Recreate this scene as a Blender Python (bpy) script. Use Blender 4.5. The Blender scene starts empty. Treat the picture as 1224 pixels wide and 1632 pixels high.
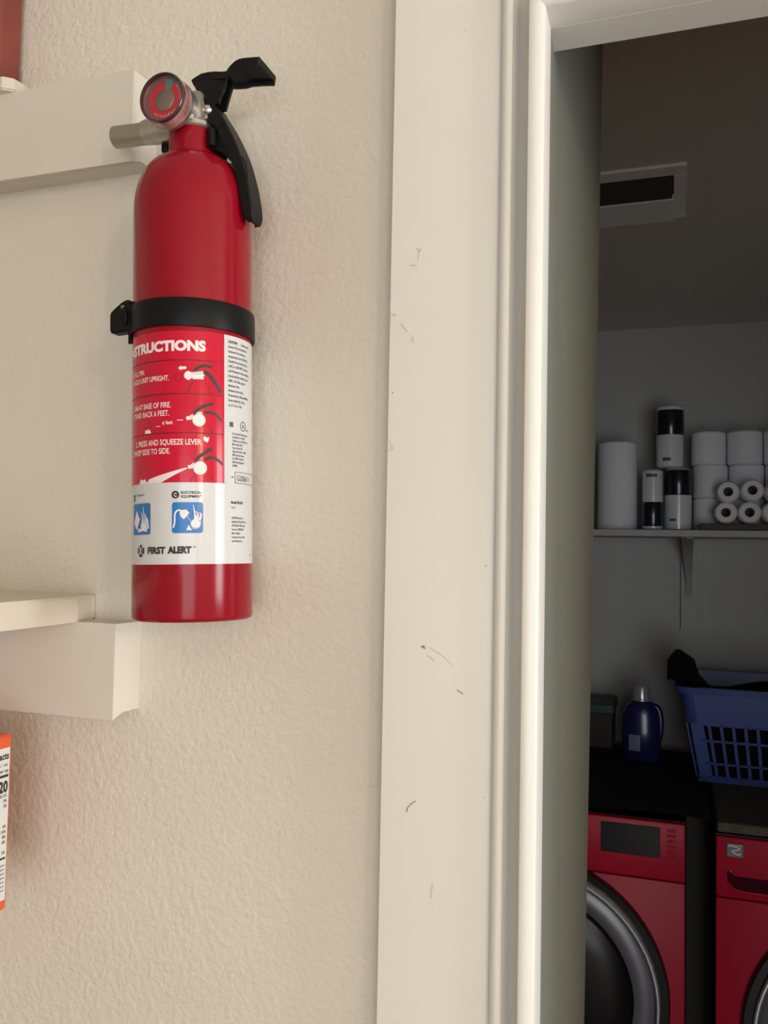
import bpy, bmesh, math, random
from math import sin, cos, tan, radians, pi, sqrt, atan2
from mathutils import Vector, Matrix
random.seed(7)
S = bpy.context.scene
COL = S.collection

# ------------------------------------------------------------------ camera
F_PX, PW, PH = 1367.0, 1224, 1632
CAM_H = 1.65
yaw, pitch, roll = radians(18.8), radians(2.5), radians(1.1)
fw = Vector((-sin(yaw) * cos(pitch), cos(yaw) * cos(pitch), sin(pitch)))
rt0 = Vector((cos(yaw), sin(yaw), 0.0))
up0 = rt0.cross(fw)
rt = rt0 * cos(roll) + up0 * sin(roll)
up = up0 * cos(roll) - rt0 * sin(roll)
EYE = Vector((0, 0, CAM_H))
cd = bpy.data.cameras.new('camera')
cd.sensor_fit = 'VERTICAL'
cd.sensor_height = 24.0
cd.lens = F_PX / PH * 24.0
cd.clip_start = 0.02
cam = bpy.data.objects.new('camera', cd)
COL.objects.link(cam)
cam.matrix_world = Matrix(((rt.x, up.x, -fw.x, EYE.x), (rt.y, up.y, -fw.y, EYE.y), (rt.z, up.z, -fw.z, EYE.z), (0, 0, 0, 1)))
S.camera = cam


def at(x, y, Y):
    """point of the place seen at photo pixel (x, y) at distance Y from the camera, square to the wall"""
    d = fw + rt * ((x - PW / 2) / F_PX) - up * ((y - PH / 2) / F_PX)
    return EYE + d * (Y / d.y)


# ------------------------------------------------------------------ world, light, exposure
S.view_settings.view_transform = 'Standard'
S.view_settings.look = 'None'
S.view_settings.gamma = 1.0
S.view_settings.use_curve_mapping = False
S.view_settings.exposure = -0.06
W = bpy.data.worlds.new('world')
S.world = W
W.use_nodes = True
W.node_tree.nodes['Background'].inputs[0].default_value = (0.75, 0.85, 1.0, 1)
W.node_tree.nodes['Background'].inputs[1].default_value = 0.3


def area(name, loc, target, sx, sy, power, col):
    l = bpy.data.lights.new(name, 'AREA')
    l.shape = 'RECTANGLE'
    l.size, l.size_y = sx, sy
    l.energy = power
    l.color = col
    o = bpy.data.objects.new(name, l)
    COL.objects.link(o)
    o.location = loc
    o.rotation_euler = (Vector(target) - Vector(loc)).to_track_quat('-Z', 'Y').to_euler()
    return o


# daylight entering through the room's three windows (their frames are built below)
BACK_Y, RIGHT_X, LEFT_X = -2.6, 2.3, -2.2
area('daylight_patio_door', (1.10, BACK_Y + 0.03, 1.15), (1.10, 0, 1.15), 1.5, 1.9, 38, (0.95, 0.98, 1.0))
area('daylight_side_window', (RIGHT_X - 0.03, 0.17, 1.55), (0, 0.17, 1.55), 0.6, 1.2, 36, (0.97, 0.985, 1.0))
area('daylight_small_window', (0.17, BACK_Y + 0.03, 1.62), (0.17, 0, 1.62), 0.22, 0.85, 3, (0.85, 0.92, 1.0))

# ------------------------------------------------------------------ materials


def mat(name, col, rough=0.5, metal=0.0, spec=0.5, coat=0.0, noise=0.0, nscale=20.0, bump=0.0, bscale=200.0, bdist=0.001, trans=0.0, ior=1.45, emit=None, estr=0.0):
    m = bpy.data.materials.new(name)
    m.use_nodes = True
    nt = m.node_tree
    b = nt.nodes['Principled BSDF']
    b.inputs['Base Color'].default_value = (*col, 1)
    b.inputs['Roughness'].default_value = rough
    b.inputs['Metallic'].default_value = metal
    b.inputs['Specular IOR Level'].default_value = spec
    b.inputs['Coat Weight'].default_value = coat
    b.inputs['Coat Roughness'].default_value = 0.08
    b.inputs['Transmission Weight'].default_value = trans
    b.inputs['IOR'].default_value = ior
    if emit:
        b.inputs['Emission Color'].default_value = (*emit, 1)
        b.inputs['Emission Strength'].default_value = estr
    tc = None
    if noise or bump:
        tc = nt.nodes.new('ShaderNodeTexCoord')
    if noise:
        n = nt.nodes.new('ShaderNodeTexNoise')
        n.inputs['Scale'].default_value = nscale
        n.inputs['Detail'].default_value = 4
        nt.links.new(tc.outputs['Object'], n.inputs['Vector'])
        r = nt.nodes.new('ShaderNodeValToRGB')
        r.color_ramp.elements[0].position = 0.3
        r.color_ramp.elements[1].position = 0.7
        r.color_ramp.elements[0].color = (*[c * (1 - noise) for c in col], 1)
        r.color_ramp.elements[1].color = (*[min(1, c * (1 + noise)) for c in col], 1)
        nt.links.new(n.outputs['Fac'], r.inputs['Fac'])
        nt.links.new(r.outputs['Color'], b.inputs['Base Color'])
    if bump:
        n2 = nt.nodes.new('ShaderNodeTexNoise')
        n2.inputs['Scale'].default_value = bscale
        n2.inputs['Detail'].default_value = 2.0
        n2.inputs['Roughness'].default_value = 0.45
        nt.links.new(tc.outputs['Object'], n2.inputs['Vector'])
        bp = nt.nodes.new('ShaderNodeBump')
        bp.inputs['Strength'].default_value = bump
        bp.inputs['Distance'].default_value = bdist
        nt.links.new(n2.outputs['Fac'], bp.inputs['Height'])
        nt.links.new(bp.outputs['Normal'], b.inputs['Normal'])
    return m


M = {}
M['wall'] = mat('beige_textured_paint', (0.715, 0.668, 0.585), 0.55, spec=0.35, noise=0.03, nscale=6, bump=0.65, bscale=225, bdist=0.0014)
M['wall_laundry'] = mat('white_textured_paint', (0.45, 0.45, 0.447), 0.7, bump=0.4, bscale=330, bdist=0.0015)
M['ceiling_laundry'] = mat('laundry_ceiling_paint', (0.66, 0.64, 0.58), 0.8, bump=0.4, bscale=200, bdist=0.0015)
M['stub'] = mat('dark_grey_green_wall', (0.20, 0.205, 0.172), 0.7, bump=0.4, bscale=330, bdist=0.0015)  # darker grey-green on the doorway face of the return
M['trim'] = mat('cream_trim_paint', (0.765, 0.75, 0.705), 0.38, noise=0.012, nscale=9, bump=0.1, bscale=60, bdist=0.0005)
M['cleat'] = mat('beige_shelf_paint', (0.68, 0.64, 0.565), 0.42, noise=0.02, nscale=9)
M['floor'] = mat('brown_floor', (0.22, 0.15, 0.10), 0.4, noise=0.2, nscale=8)
M['ceiling'] = mat('ceiling_paint', (0.72, 0.70, 0.66), 0.8, bump=0.3, bscale=90, bdist=0.002)
M['shelf'] = mat('cream_stone_shelf', (0.72, 0.66, 0.55), 0.3, noise=0.06, nscale=22)
M['red'] = mat('red_enamel', (0.27, 0.004, 0.014), 0.17, spec=0.35, coat=0.0)
M['red_label'] = mat('red_label_print', (0.56, 0.008, 0.036), 0.14, spec=0.35)
M['white_label'] = mat('white_label_paper', (0.63, 0.635, 0.64), 0.13, spec=0.4)
M['black_print'] = mat('black_print', (0.022, 0.02, 0.02), 0.4)
M['grey_print'] = mat('grey_print', (0.10, 0.097, 0.095), 0.4)
M['dark_red_print'] = mat('dark_red_print', (0.07, 0.004, 0.008), 0.4)
M['mid_red_print'] = mat('dull_red_print', (0.42, 0.03, 0.05), 0.4)
M['white_print'] = mat('white_print', (0.80, 0.74, 0.73), 0.4)
M['light_print'] = mat('pale_grey_print', (0.6, 0.6, 0.6), 0.4)
M['blue_print'] = mat('blue_print', (0.020, 0.165, 0.47), 0.25)
M['black_plastic'] = mat('black_plastic', (0.007, 0.007, 0.0075), 0.45, spec=0.22, noise=0.1, nscale=40)
M['strap'] = mat('black_strap', (0.006, 0.006, 0.006), 0.42, spec=0.2)
M['silver'] = mat('cast_aluminium', (0.50, 0.48, 0.45), 0.32, metal=0.9, noise=0.08, nscale=120)
M['nozzle'] = mat('turned_aluminium', (0.42, 0.39, 0.35), 0.38, metal=0.85)
M['pin'] = mat('polished_steel', (0.75, 0.74, 0.72), 0.18, metal=1.0)
M['gauge_red'] = mat('gauge_red', (0.62, 0.012, 0.035), 0.4)
M['gauge_green'] = mat('gauge_green', (0.03, 0.30, 0.24), 0.4)
M['gauge_border'] = mat('gauge_border', (0.16, 0.10, 0.10), 0.3)
M['gauge_hub'] = mat('gauge_hub_metal', (0.32, 0.27, 0.24), 0.4, metal=0.8)
M['gauge_rim'] = mat('dark_lens_rim', (0.05, 0.028, 0.03), 0.15, coat=0.5)
M['gauge_side'] = mat('red_tinted_lens_side', (0.36, 0.17, 0.16), 0.15, coat=0.5, noise=0.5, nscale=90)
M['orange'] = mat('orange_carton', (0.75, 0.11, 0.025), 0.4)
M['carton_white'] = mat('carton_white', (0.66, 0.66, 0.64), 0.5)
M['red_tin'] = mat('dull_red_tin', (0.22, 0.045, 0.035), 0.45, noise=0.25, nscale=15)
M['scuff'] = mat('scuff_dark', (0.28, 0.25, 0.20), 0.7)
M['scuff_faint'] = mat('scuff_faint', (0.63, 0.61, 0.55), 0.6)
M['paper'] = mat('white_paper', (0.78, 0.78, 0.81), 0.8, bump=0.15, bscale=300, bdist=0.0006)
M['core'] = mat('card_core', (0.10, 0.09, 0.085), 0.9)
M['wrap_white'] = mat('white_plastic_wrap', (0.66, 0.67, 0.68), 0.22, coat=0.4)
M['wrap_black'] = mat('black_plastic_wrap', (0.012, 0.012, 0.018), 0.25, coat=0.4)
M['tray'] = mat('dark_tray', (0.05, 0.045, 0.04), 0.6)
M['washer_red'] = mat('deep_red_enamel', (0.40, 0.008, 0.028), 0.36, spec=0.2)
M['washer_black'] = mat('gloss_black', (0.010, 0.010, 0.012), 0.3)
M['washer_grey'] = mat('grey_ring', (0.17, 0.175, 0.20), 0.35, metal=0.4)
M['recess'] = mat('dark_red_recess', (0.045, 0.004, 0.008), 0.8, spec=0.1)
M['chrome'] = mat('chrome', (0.85, 0.85, 0.9), 0.38, metal=0.8)
M['door_glass'] = mat('dark_door_glass', (0.008, 0.008, 0.010), 0.25, spec=0.3)
M['washer_top'] = mat('brown_rubber_mat', (0.085, 0.075, 0.055), 0.9, noise=0.2, nscale=60)
M['towel'] = mat('navy_towel', (0.032, 0.036, 0.048), 0.95, noise=0.3, nscale=40)
M['basket'] = mat('blue_plastic', (0.045, 0.075, 0.26), 0.38)
M['clothes'] = mat('black_cloth', (0.008, 0.008, 0.010), 0.95)
M['navy'] = mat('navy_plastic', (0.012, 0.014, 0.075), 0.25, coat=0.3)
M['bottle_sheen'] = mat('bottle_sheen', (0.17, 0.17, 0.27), 0.4)
M['cap'] = mat('silver_cap', (0.42, 0.44, 0.48), 0.25, metal=0.5)
M['teal'] = mat('dark_green_plastic', (0.012, 0.04, 0.035), 0.5)
M['olive_box'] = mat('dark_box', (0.03, 0.028, 0.02), 0.7)
M['vent'] = mat('white_vent', (0.85, 0.85, 0.82), 0.5)
M['vent_dark'] = mat('duct_dark', (0.03, 0.03, 0.03), 0.8)
M['bracket'] = mat('grey_bracket', (0.30, 0.31, 0.32), 0.5)
M['badge'] = mat('badge_grey', (0.13, 0.14, 0.14), 0.45, metal=0.3)
M['lamp'] = mat('warm_lamp_glass', (0.9, 0.85, 0.75), 0.4, emit=(1.0, 0.80, 0.52), estr=75.0)
M['frame'] = mat('white_window_frame', (0.75, 0.75, 0.73), 0.4)

gm = bpy.data.materials.new('clear_lens')
gm.use_nodes = True
nt = gm.node_tree
nt.nodes.clear()
o_ = nt.nodes.new('ShaderNodeOutputMaterial')
mx = nt.nodes.new('ShaderNodeMixShader')
tr = nt.nodes.new('ShaderNodeBsdfTransparent')
tr.inputs[0].default_value = (0.93, 0.9, 0.9, 1)
gl = nt.nodes.new('ShaderNodeBsdfGlossy')
gl.inputs['Roughness'].default_value = 0.05
mx.inputs[0].default_value = 0.07
nt.links.new(tr.outputs[0], mx.inputs[1])
nt.links.new(gl.outputs[0], mx.inputs[2])
nt.links.new(mx.outputs[0], o_.inputs[0])
M['lens'] = gm

# ------------------------------------------------------------------ builders


def tag(o, label=None, cat=None, group=None, kind=None):
    if label: o['label'] = label
    if cat: o['category'] = cat
    if group: o['group'] = group
    if kind: o['kind'] = kind
    return o


def link(name, me, m, parent=None, smooth=False):
    o = bpy.data.objects.new(name, me)
    COL.objects.link(o)
    if m is not None and not me.materials:
        me.materials.append(M[m] if isinstance(m, str) else m)
    if smooth:
        for p in me.polygons: p.use_smooth = True
    if parent is not None: o.parent = parent
    return o


def obj(name, bm, m, parent=None, smooth=False, auto=None):
    me = bpy.data.meshes.new(name)
    bmesh.ops.recalc_face_normals(bm, faces=bm.faces)
    if auto is not None:
        for e in bm.edges:
            if len(e.link_faces) == 2 and e.calc_face_angle(0) > radians(auto): e.smooth = False
        smooth = True
    bm.to_mesh(me)
    bm.free()
    return link(name, me, m, parent, smooth)


def empty(name, loc=(0, 0, 0), rot=(0, 0, 0)):
    o = bpy.data.objects.new(name, None)
    COL.objects.link(o)
    o.location = loc
    o.rotation_euler = rot
    o.empty_display_size = 0.05
    return o


def box(bm, x0, x1, y0, y1, z0, z1, bev=0.0, seg=2):
    r = bmesh.ops.create_cube(bm, size=1.0)
    vs = r['verts']
    for v in vs:
        v.co = Vector(((x0 + x1) / 2 + v.co.x * (x1 - x0), (y0 + y1) / 2 + v.co.y * (y1 - y0), (z0 + z1) / 2 + v.co.z * (z1 - z0)))
    if bev:
        es = list({e for v in vs for e in v.link_edges})
        bmesh.ops.bevel(bm, geom=es, offset=bev, segments=seg, affect='EDGES', profile=0.5)
    return bm


def B(*a, **k):
    return box(bmesh.new(), *a, **k)


def lathe(bm, prof, c=(0, 0, 0), axis='Z', seg=48, a0=0.0, a1=2 * pi):
    """prof: (radius, height) list; closed ends when radius 0"""
    full = abs(a1 - a0 - 2 * pi) < 1e-6
    n = seg if full else seg + 1
    rings = []
    for (r, h) in prof:
        ring = []
        if r < 1e-7:
            pts = [(0, 0, h)]
        else:
            pts = [(r * cos(a0 + (a1 - a0) * i / seg), r * sin(a0 + (a1 - a0) * i / seg), h) for i in range(n)]
        for (x, y, z) in pts:
            if axis == 'Z': p = (x, y, z)
            elif axis == 'Y': p = (x, z, y)
            else: p = (z, x, y)
            ring.append(bm.verts.new((c[0] + p[0], c[1] + p[1], c[2] + p[2])))
        rings.append(ring)
    for a, b in zip(rings, rings[1:]):
        m = n if full else n - 1
        for i in range(m):
            j = (i + 1) % n
            if len(a) == 1 and len(b) == 1: continue
            if len(a) == 1: bm.faces.new((a[0], b[i], b[j]))
            elif len(b) == 1: bm.faces.new((a[i], a[j], b[0]))
            else: bm.faces.new((a[i], a[j], b[j], b[i]))
    return bm


def prism(bm, pts, axis, lo, hi):
    """extrude a 2D polygon. axis 'Y': pts=(x,z); 'Z': pts=(x,y); 'X': pts=(y,z)"""
    def P(p, t):
        if axis == 'Y': return (p[0], t, p[1])
        if axis == 'Z': return (p[0], p[1], t)
        return (t, p[0], p[1])
    a = [bm.verts.new(P(p, lo)) for p in pts]
    b = [bm.verts.new(P(p, hi)) for p in pts]
    bm.faces.new(a)
    bm.faces.new(list(reversed(b)))
    n = len(pts)
    for i in range(n):
        bm.faces.new((a[i], b[i], b[(i + 1) % n], a[(i + 1) % n]))
    return bm


def tube(bm, pts, r, seg=8):
    pts = [Vector(p) for p in pts]
    rings = []
    nrm = None
    for i, p in enumerate(pts):
        t = (pts[min(i + 1, len(pts) - 1)] - pts[max(i - 1, 0)]).normalized()
        if nrm is None:
            nrm = t.orthogonal().normalized()
        nrm = (nrm - t * nrm.dot(t)).normalized()
        bi = t.cross(nrm)
        rr = r[i] if isinstance(r, (list, tuple)) else r
        rings.append([bm.verts.new(p + nrm * rr * cos(2 * pi * k / seg) + bi * rr * sin(2 * pi * k / seg)) for k in range(seg)])
    for a, b in zip(rings, rings[1:]):
        for k in range(seg):
            bm.faces.new((a[k], a[(k + 1) % seg], b[(k + 1) % seg], b[k]))
    bm.faces.new(rings[0])
    bm.faces.new(list(reversed(rings[-1])))
    return bm


def smooth_path(pts, n=6):
    """Catmull-Rom through 2D/3D points"""
    pts = [Vector(p) for p in pts]
    out = []
    for i in range(len(pts) - 1):
        p0, p1, p2, p3 = pts[max(i - 1, 0)], pts[i], pts[i + 1], pts[min(i + 2, len(pts) - 1)]
        for k in range(n):
            t = k / n
            out.append(0.5 * ((2 * p1) + (p2 - p0) * t + (2 * p0 - 5 * p1 + 4 * p2 - p3) * t * t + (3 * p1 - p0 - 3 * p2 + p3) * t ** 3))
    out.append(pts[-1])
    return out


_tx = {}


def text2d(s, cap, xs=1.0, bold=0.0):
    """letters as flat 2D mesh: (verts, faces, width); cap height given, x scale, left at 0, baseline 0"""
    cu = bpy.data.curves.new('t', 'FONT')
    cu.body = s
    cu.size = 1.0
    cu.resolution_u = 3
    cu.offset = bold
    ob = bpy.data.objects.new('t', cu)
    COL.objects.link(ob)
    dg = bpy.context.evaluated_depsgraph_get()
    dg.update()
    me = bpy.data.meshes.new_from_object(ob.evaluated_get(dg))
    vs = [(v.co.x, v.co.y) for v in me.vertices]
    fs = [tuple(p.vertices) for p in me.polygons]
    bpy.data.objects.remove(ob)
    bpy.data.curves.remove(cu)
    bpy.data.meshes.remove(me)
    if not vs: return [], [], 0
    k = cap / (0.729 + bold)
    x0 = min(v[0] for v in vs)
    vs = [((v[0] - x0) * k * xs, v[1] * k) for v in vs]
    return vs, fs, max(v[0] for v in vs)


class Flat:
    """collects flat print (mm units) and maps it onto a surface"""
    def __init__(self):
        self.v, self.f = [], []

    def add(self, vs, fs):
        n = len(self.v)
        self.v += vs
        self.f += [tuple(i + n for i in f) for f in fs]

    def text(self, s, x, y, cap, xs=1.0, bold=0.0, align='L', rot=0.0, fit=None):
        vs, fs, w = text2d(s, cap, xs, bold)
        if fit:
            k = fit / w
            vs = [(a * k, b) for a, b in vs]
            w = fit
        ox = x - (w if align == 'R' else w / 2 if align == 'C' else 0)
        c, s_ = cos(rot), sin(rot)
        self.add([(ox + a * c - b * s_, y + a * s_ + b * c) for a, b in vs], fs)

    def poly(self, pts):
        self.add([tuple(p) for p in pts], [tuple(range(len(pts)))])

    def rect(self, x0, x1, y0, y1, n=1):
        for i in range(n):
            a, b = x0 + (x1 - x0) * i / n, x0 + (x1 - x0) * (i + 1) / n
            self.poly([(a, y0), (b, y0), (b, y1), (a, y1)])

    def disc(self, x, y, rx, ry=None, n=20):
        ry = ry or rx
        self.poly([(x + rx * cos(2 * pi * i / n), y + ry * sin(2 * pi * i / n)) for i in range(n)])

    def ring(self, x, y, r, w, n=20):
        for i in range(n):
            a, b = 2 * pi * i / n, 2 * pi * (i + 1) / n
            self.poly([(x + r * cos(a), y + r * sin(a)), (x + r * cos(b), y + r * sin(b)), (x + (r - w) * cos(b), y + (r - w) * sin(b)), (x + (r - w) * cos(a), y + (r - w) * sin(a))])

    def stroke(self, pts, w, n=5):
        p = [(q.x, q.y) for q in smooth_path([(a, b, 0) for a, b in pts], n)] if len(pts) > 2 else pts
        w = w if isinstance(w, (tuple, list)) else (w, w)
        L = []
        for i, q in enumerate(p):
            a, b = p[max(i - 1, 0)], p[min(i + 1, len(p) - 1)]
            dx, dy = b[0] - a[0], b[1] - a[1]
            l = sqrt(dx * dx + dy * dy) or 1
            ww = (w[0] + (w[1] - w[0]) * i / (len(p) - 1)) / 2
            L.append(((q[0] - dy / l * ww, q[1] + dx / l * ww), (q[0] + dy / l * ww, q[1] - dx / l * ww)))
        for u, v in zip(L, L[1:]):
            self.poly([u[0], u[1], v[1], v[0]])

    def rrect(self, x0, x1, y0, y1, r, n=5):
        pts = []
        for cx, cy, a in ((x1 - r, y1 - r, 0), (x0 + r, y1 - r, 90), (x0 + r, y0 + r, 180), (x1 - r, y0 + r, 270)):
            for i in range(n + 1):
                t = radians(a + 90 * i / n)
                pts.append((cx + r * cos(t), cy + r * sin(t)))
        # columns so that it bends well
        xs = sorted({round(p[0], 4) for p in pts} | {x0 + (x1 - x0) * k / 10 for k in range(11)})
        def ext(x):
            d = max(0.0, r - (x - x0), r - (x1 - x))
            k = r - sqrt(max(0, r * r - d * d))
            return y0 + k, y1 - k
        for a, b in zip(xs, xs[1:]):
            if b - a < 1e-5: continue
            (l0, h0), (l1, h1) = ext(a), ext(b)
            self.poly([(a, l0), (b, l1), (b, h1), (a, h0)])

    def build(self, name, m, parent, fn, kind='stuff'):
        me = bpy.data.meshes.new(name)
        me.from_pydata([(a, b, 0) for a, b in self.v], [], self.f)
        bm = bmesh.new()
        bm.from_mesh(me)
        bmesh.ops.triangulate(bm, faces=[q for q in bm.faces if len(q.verts) > 4])
        for _ in range(5):              # short edges, so that print follows the curved surface
            es = [e for e in bm.edges if e.calc_length() > 3.2 and abs(e.verts[0].co.x - e.verts[1].co.x) > 2.6]
            if not es: break
            bmesh.ops.subdivide_edges(bm, edges=es, cuts=1)
            bmesh.ops.triangulate(bm, faces=[q for q in bm.faces if len(q.verts) > 4])
        for v in bm.verts: v.co = fn(v.co.x, v.co.y)
        bm.to_mesh(me)
        bm.free()
        return tag(link(name, me, m, parent), kind=kind)


# ------------------------------------------------------------------ the setting
D = 0.58            # the textured wall
TH = 0.330          # deep return beside the doorway
JX = -0.083         # left side of the doorway
JR = 0.70           # right side
HZ = 2.012          # doorway head
LB = 2.95           # laundry back wall
LC = 2.400          # laundry ceiling
KC = 2.60           # kitchen ceiling

# wall_front: left block (deep), thin head panel, right panel
bm = B(LEFT_X, JX - 0.0005, D, D + TH, 0, KC)
fa, fb = at(960, 110, D + TH), at(931, 1632, D + TH)
sl = (fa.x - fb.x) / (fa.z - fb.z)
for v in bm.verts:                      # the far corner of the return is a little out of plumb
    if v.co.x > -1 and v.co.y > D + 0.1:
        v.co.x = fb.x + sl * (v.co.z - fb.z)
tag(obj('wall_front', bm, 'wall'), 'beige textured wall carrying the fire extinguisher', 'wall', kind='structure')
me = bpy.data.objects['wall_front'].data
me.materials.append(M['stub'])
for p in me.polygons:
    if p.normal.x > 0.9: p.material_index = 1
bm = B(JX, JR, D + 0.0005, D + 0.03, HZ + 0.006, KC)
tag(obj('wall_head', bm, 'wall'), 'wall above the doorway', 'wall', kind='structure')
bm = B(JR, RIGHT_X, D, D + 0.115, 0, KC)
tag(obj('wall_front_right', bm, 'wall'), 'beige textured wall to the right of the doorway', 'wall', kind='structure')
LL, LR = -1.3, 1.35
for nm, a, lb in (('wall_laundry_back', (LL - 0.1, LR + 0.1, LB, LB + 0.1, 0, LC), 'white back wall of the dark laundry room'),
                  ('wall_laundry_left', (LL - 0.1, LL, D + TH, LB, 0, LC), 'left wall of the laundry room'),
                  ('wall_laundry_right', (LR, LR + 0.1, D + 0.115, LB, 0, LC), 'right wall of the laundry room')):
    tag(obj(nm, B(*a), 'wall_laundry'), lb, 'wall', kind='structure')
tag(obj('ceiling_laundry', B(LL - 0.1, LR + 0.1, D + 0.03, LB + 0.1, LC, LC + 0.1), 'ceiling_laundry'), 'dim ceiling of the laundry room', 'ceiling', kind='structure')
tag(obj('ceiling', B(LEFT_X - 0.1, RIGHT_X + 0.1, BACK_Y - 0.1, D, KC, KC + 0.1), 'ceiling'), 'ceiling of the front room', 'ceiling', kind='structure')
tag(obj('floor', B(LEFT_X - 0.1, RIGHT_X + 0.1, BACK_Y - 0.1, LB + 0.1, -0.1, 0), 'floor'), 'brown floor', 'floor', kind='structure')
tag(obj('wall_left', B(LEFT_X - 0.1, LEFT_X, BACK_Y, D, 0, KC), 'wall'), 'left wall of the front room', 'wall', kind='structure')


def wall_with_hole(name, axis, pos, lo, hi, holes):
    """a wall slab with window openings. axis 'Y': in X; axis 'X': in Y"""
    bm = bmesh.new()
    cuts = sorted(holes)
    a = lo
    def add(u0, u1, z0, z1):
        if axis == 'Y': box(bm, u0, u1, pos - 0.1, pos, z0, z1)
        else: box(bm, pos, pos + 0.1, u0, u1, z0, z1)
    for (u0, u1, z0, z1) in cuts:
        add(a, u0, 0, KC)
        if z0 > 0: add(u0, u1, 0, z0)
        add(u0, u1, z1, KC)
        a = u1
    add(a, hi, 0, KC)
    return obj(name, bm, 'wall')


HB = [(0.03, 0.31, 1.17, 2.07), (0.33, 1.87, 0.18, 2.12)]
HR = [(-0.15, 0.49, 0.93, 2.17)]
tag(wall_with_hole('wall_back', 'Y', BACK_Y, LEFT_X, RIGHT_X, HB), 'back wall of the front room with windows', 'wall', kind='structure')
tag(wall_with_hole('wall_right', 'X', RIGHT_X, BACK_Y, D, HR), 'right wall of the front room with a window', 'wall', kind='structure')
k = 1
for axis, pos, holes in (('Y', BACK_Y, HB), ('X', RIGHT_X, HR)):
    for (u0, u1, z0, z1) in holes:
        bm = bmesh.new()
        t = 0.03
        for (a, b, c, d) in ((u0, u0 + t, z0, z1), (u1 - t, u1, z0, z1), (u0 + t, u1 - t, z0, z0 + t), (u0 + t, u1 - t, z1 - t, z1)):
            if axis == 'Y': box(bm, a, b, pos - 0.09, pos - 0.02, c, d)
            else: box(bm, pos + 0.02, pos + 0.09, a, b, c, d)
        tag(obj('window_%d' % k, bm, 'frame'), 'white window frame behind the viewer', 'window', kind='structure')
        k += 1

# door casing and jambs: moulded profile (x from the doorway, y)
prof = [(-0.1904, D), (-0.1904, 0.5635), (-0.1896, 0.5622), (-0.1155, 0.5620), (-0.1140, 0.5632), (-0.1128, 0.5632)]
for i in range(9):
    t = pi - i / 8 * 2.35
    prof.append((-0.1082 + 0.0046 * cos(t), 0.5612 - 0.0055 * sin(t) + (0.002 if i == 0 else 0)))
prof += [(-0.1032, 0.5725), (-0.0950, 0.5610), (-0.0942, 0.5545), (-0.0930, 0.5522), (-0.0915, 0.5518), (-0.0850, 0.5548), (-0.0836, 0.5560), (JX, 0.5575), (JX, D + 0.002), (JX - 0.01, D + 0.002), (JX - 0.01, D)]


def casing(name, to_world, length_pts, lab):
    bm = bmesh.new()
    a = [bm.verts.new(to_world(p, 0)) for p in prof]
    b = [bm.verts.new(to_world(p, 1)) for p in prof]
    n = len(prof)
    for i in range(n):
        bm.faces.new((a[i], a[(i + 1) % n], b[(i + 1) % n], b[i]))
    bm.faces.new(a)
    bm.faces.new(list(reversed(b)))
    return tag(obj(name, bm, 'trim', auto=40), lab, 'door casing', kind='structure')


def off(p): return JX - p[0]       # distance out from the doorway edge
trim = casing('trim_1', lambda p, e: (p[0], p[1], 0 if e == 0 else HZ + off(p)), None, 'wide cream moulded door casing beside the fire extinguisher')
casing('trim_2', lambda p, e: (JX - off(p) if e == 0 else JR + off(p), p[1], HZ + off(p)), None, 'cream moulded casing across the top of the doorway')
casing('trim_3', lambda p, e: (JR + off(p), p[1], 0 if e == 0 else HZ + off(p)), None, 'cream moulded casing at the right of the doorway')
# head stop: a second, slightly lower strip of the soffit
tag(obj('trim_4', B(JX - 0.003, JR + 0.003, D + 0.0019, D + 0.0305, HZ - 0.0001, HZ + 0.007), 'trim'), 'thin cream strip under the doorway head', 'trim', kind='structure')


def scuff(pts, w, m):
    bm = bmesh.new()
    P = [at(x, y, 0.5619) for x, y in pts]
    if len(P) == 1:
        lathe(bm, [(0, -0.0001), (w * 0.7, -0.0001), (w * 0.7, 0.0004), (0, 0.0004)], P[0], 'Y', 8)
    else:
        for a, b in zip(P, P[1:]):
            d = (b - a).normalized()
            n = Vector((-d.z, 0, d.x)) * w / 2
            q = [a + n, a - n, b - n, b + n]
            prism(bm, [(v.x, v.z) for v in q], 'Y', 0.56180, 0.5623)
    o = obj('scuff_mark', bm, m, trim)
    return o


for pts, w, m in (([(665, 395), (669, 400), (673, 395)], 0.0008, 'scuff_faint'), ([(669, 400), (668, 407), (666, 415)], 0.0007, 'scuff_faint'),
                  ([(653, 422), (664, 423)], 0.0007, 'scuff_faint'), ([(622, 499), (630, 501), (629, 505)], 0.0008, 'scuff_faint'), ([(639, 515), (650, 528)], 0.0006, 'scuff_faint'),
                  ([(657, 535), (660, 545)], 0.0006, 'scuff_faint'), ([(626, 626)], 0.0007, 'scuff'), ([(620, 700), (627, 715), (618, 719)], 0.0006, 'scuff_faint'),
                  ([(675, 1031)], 0.0014, 'scuff'), ([(671, 1030), (678, 1034)], 0.0008, 'scuff'), ([(681, 1044), (693, 1053)], 0.0008, 'scuff_faint'), ([(685, 1032), (703, 1043)], 0.0006, 'scuff_faint'),
                  ([(703, 1043), (724, 1062)], 0.0004, 'scuff_faint'), ([(728, 1099), (738, 1106)], 0.0006, 'scuff'), ([(648, 1294), (650, 1287), (657, 1280), (662, 1277)], 0.0006, 'scuff'),
                  ([(741, 48)], 0.0009, 'scuff_faint'), ([(748, 257)], 0.0007, 'scuff_faint'), ([(774, 902)], 0.0007, 'scuff'), ([(771, 1271)], 0.0009, 'scuff_faint'), ([(690, 1408), (687, 1432)], 0.0005, 'scuff_faint')):
    scuff(pts, w, m)

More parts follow.
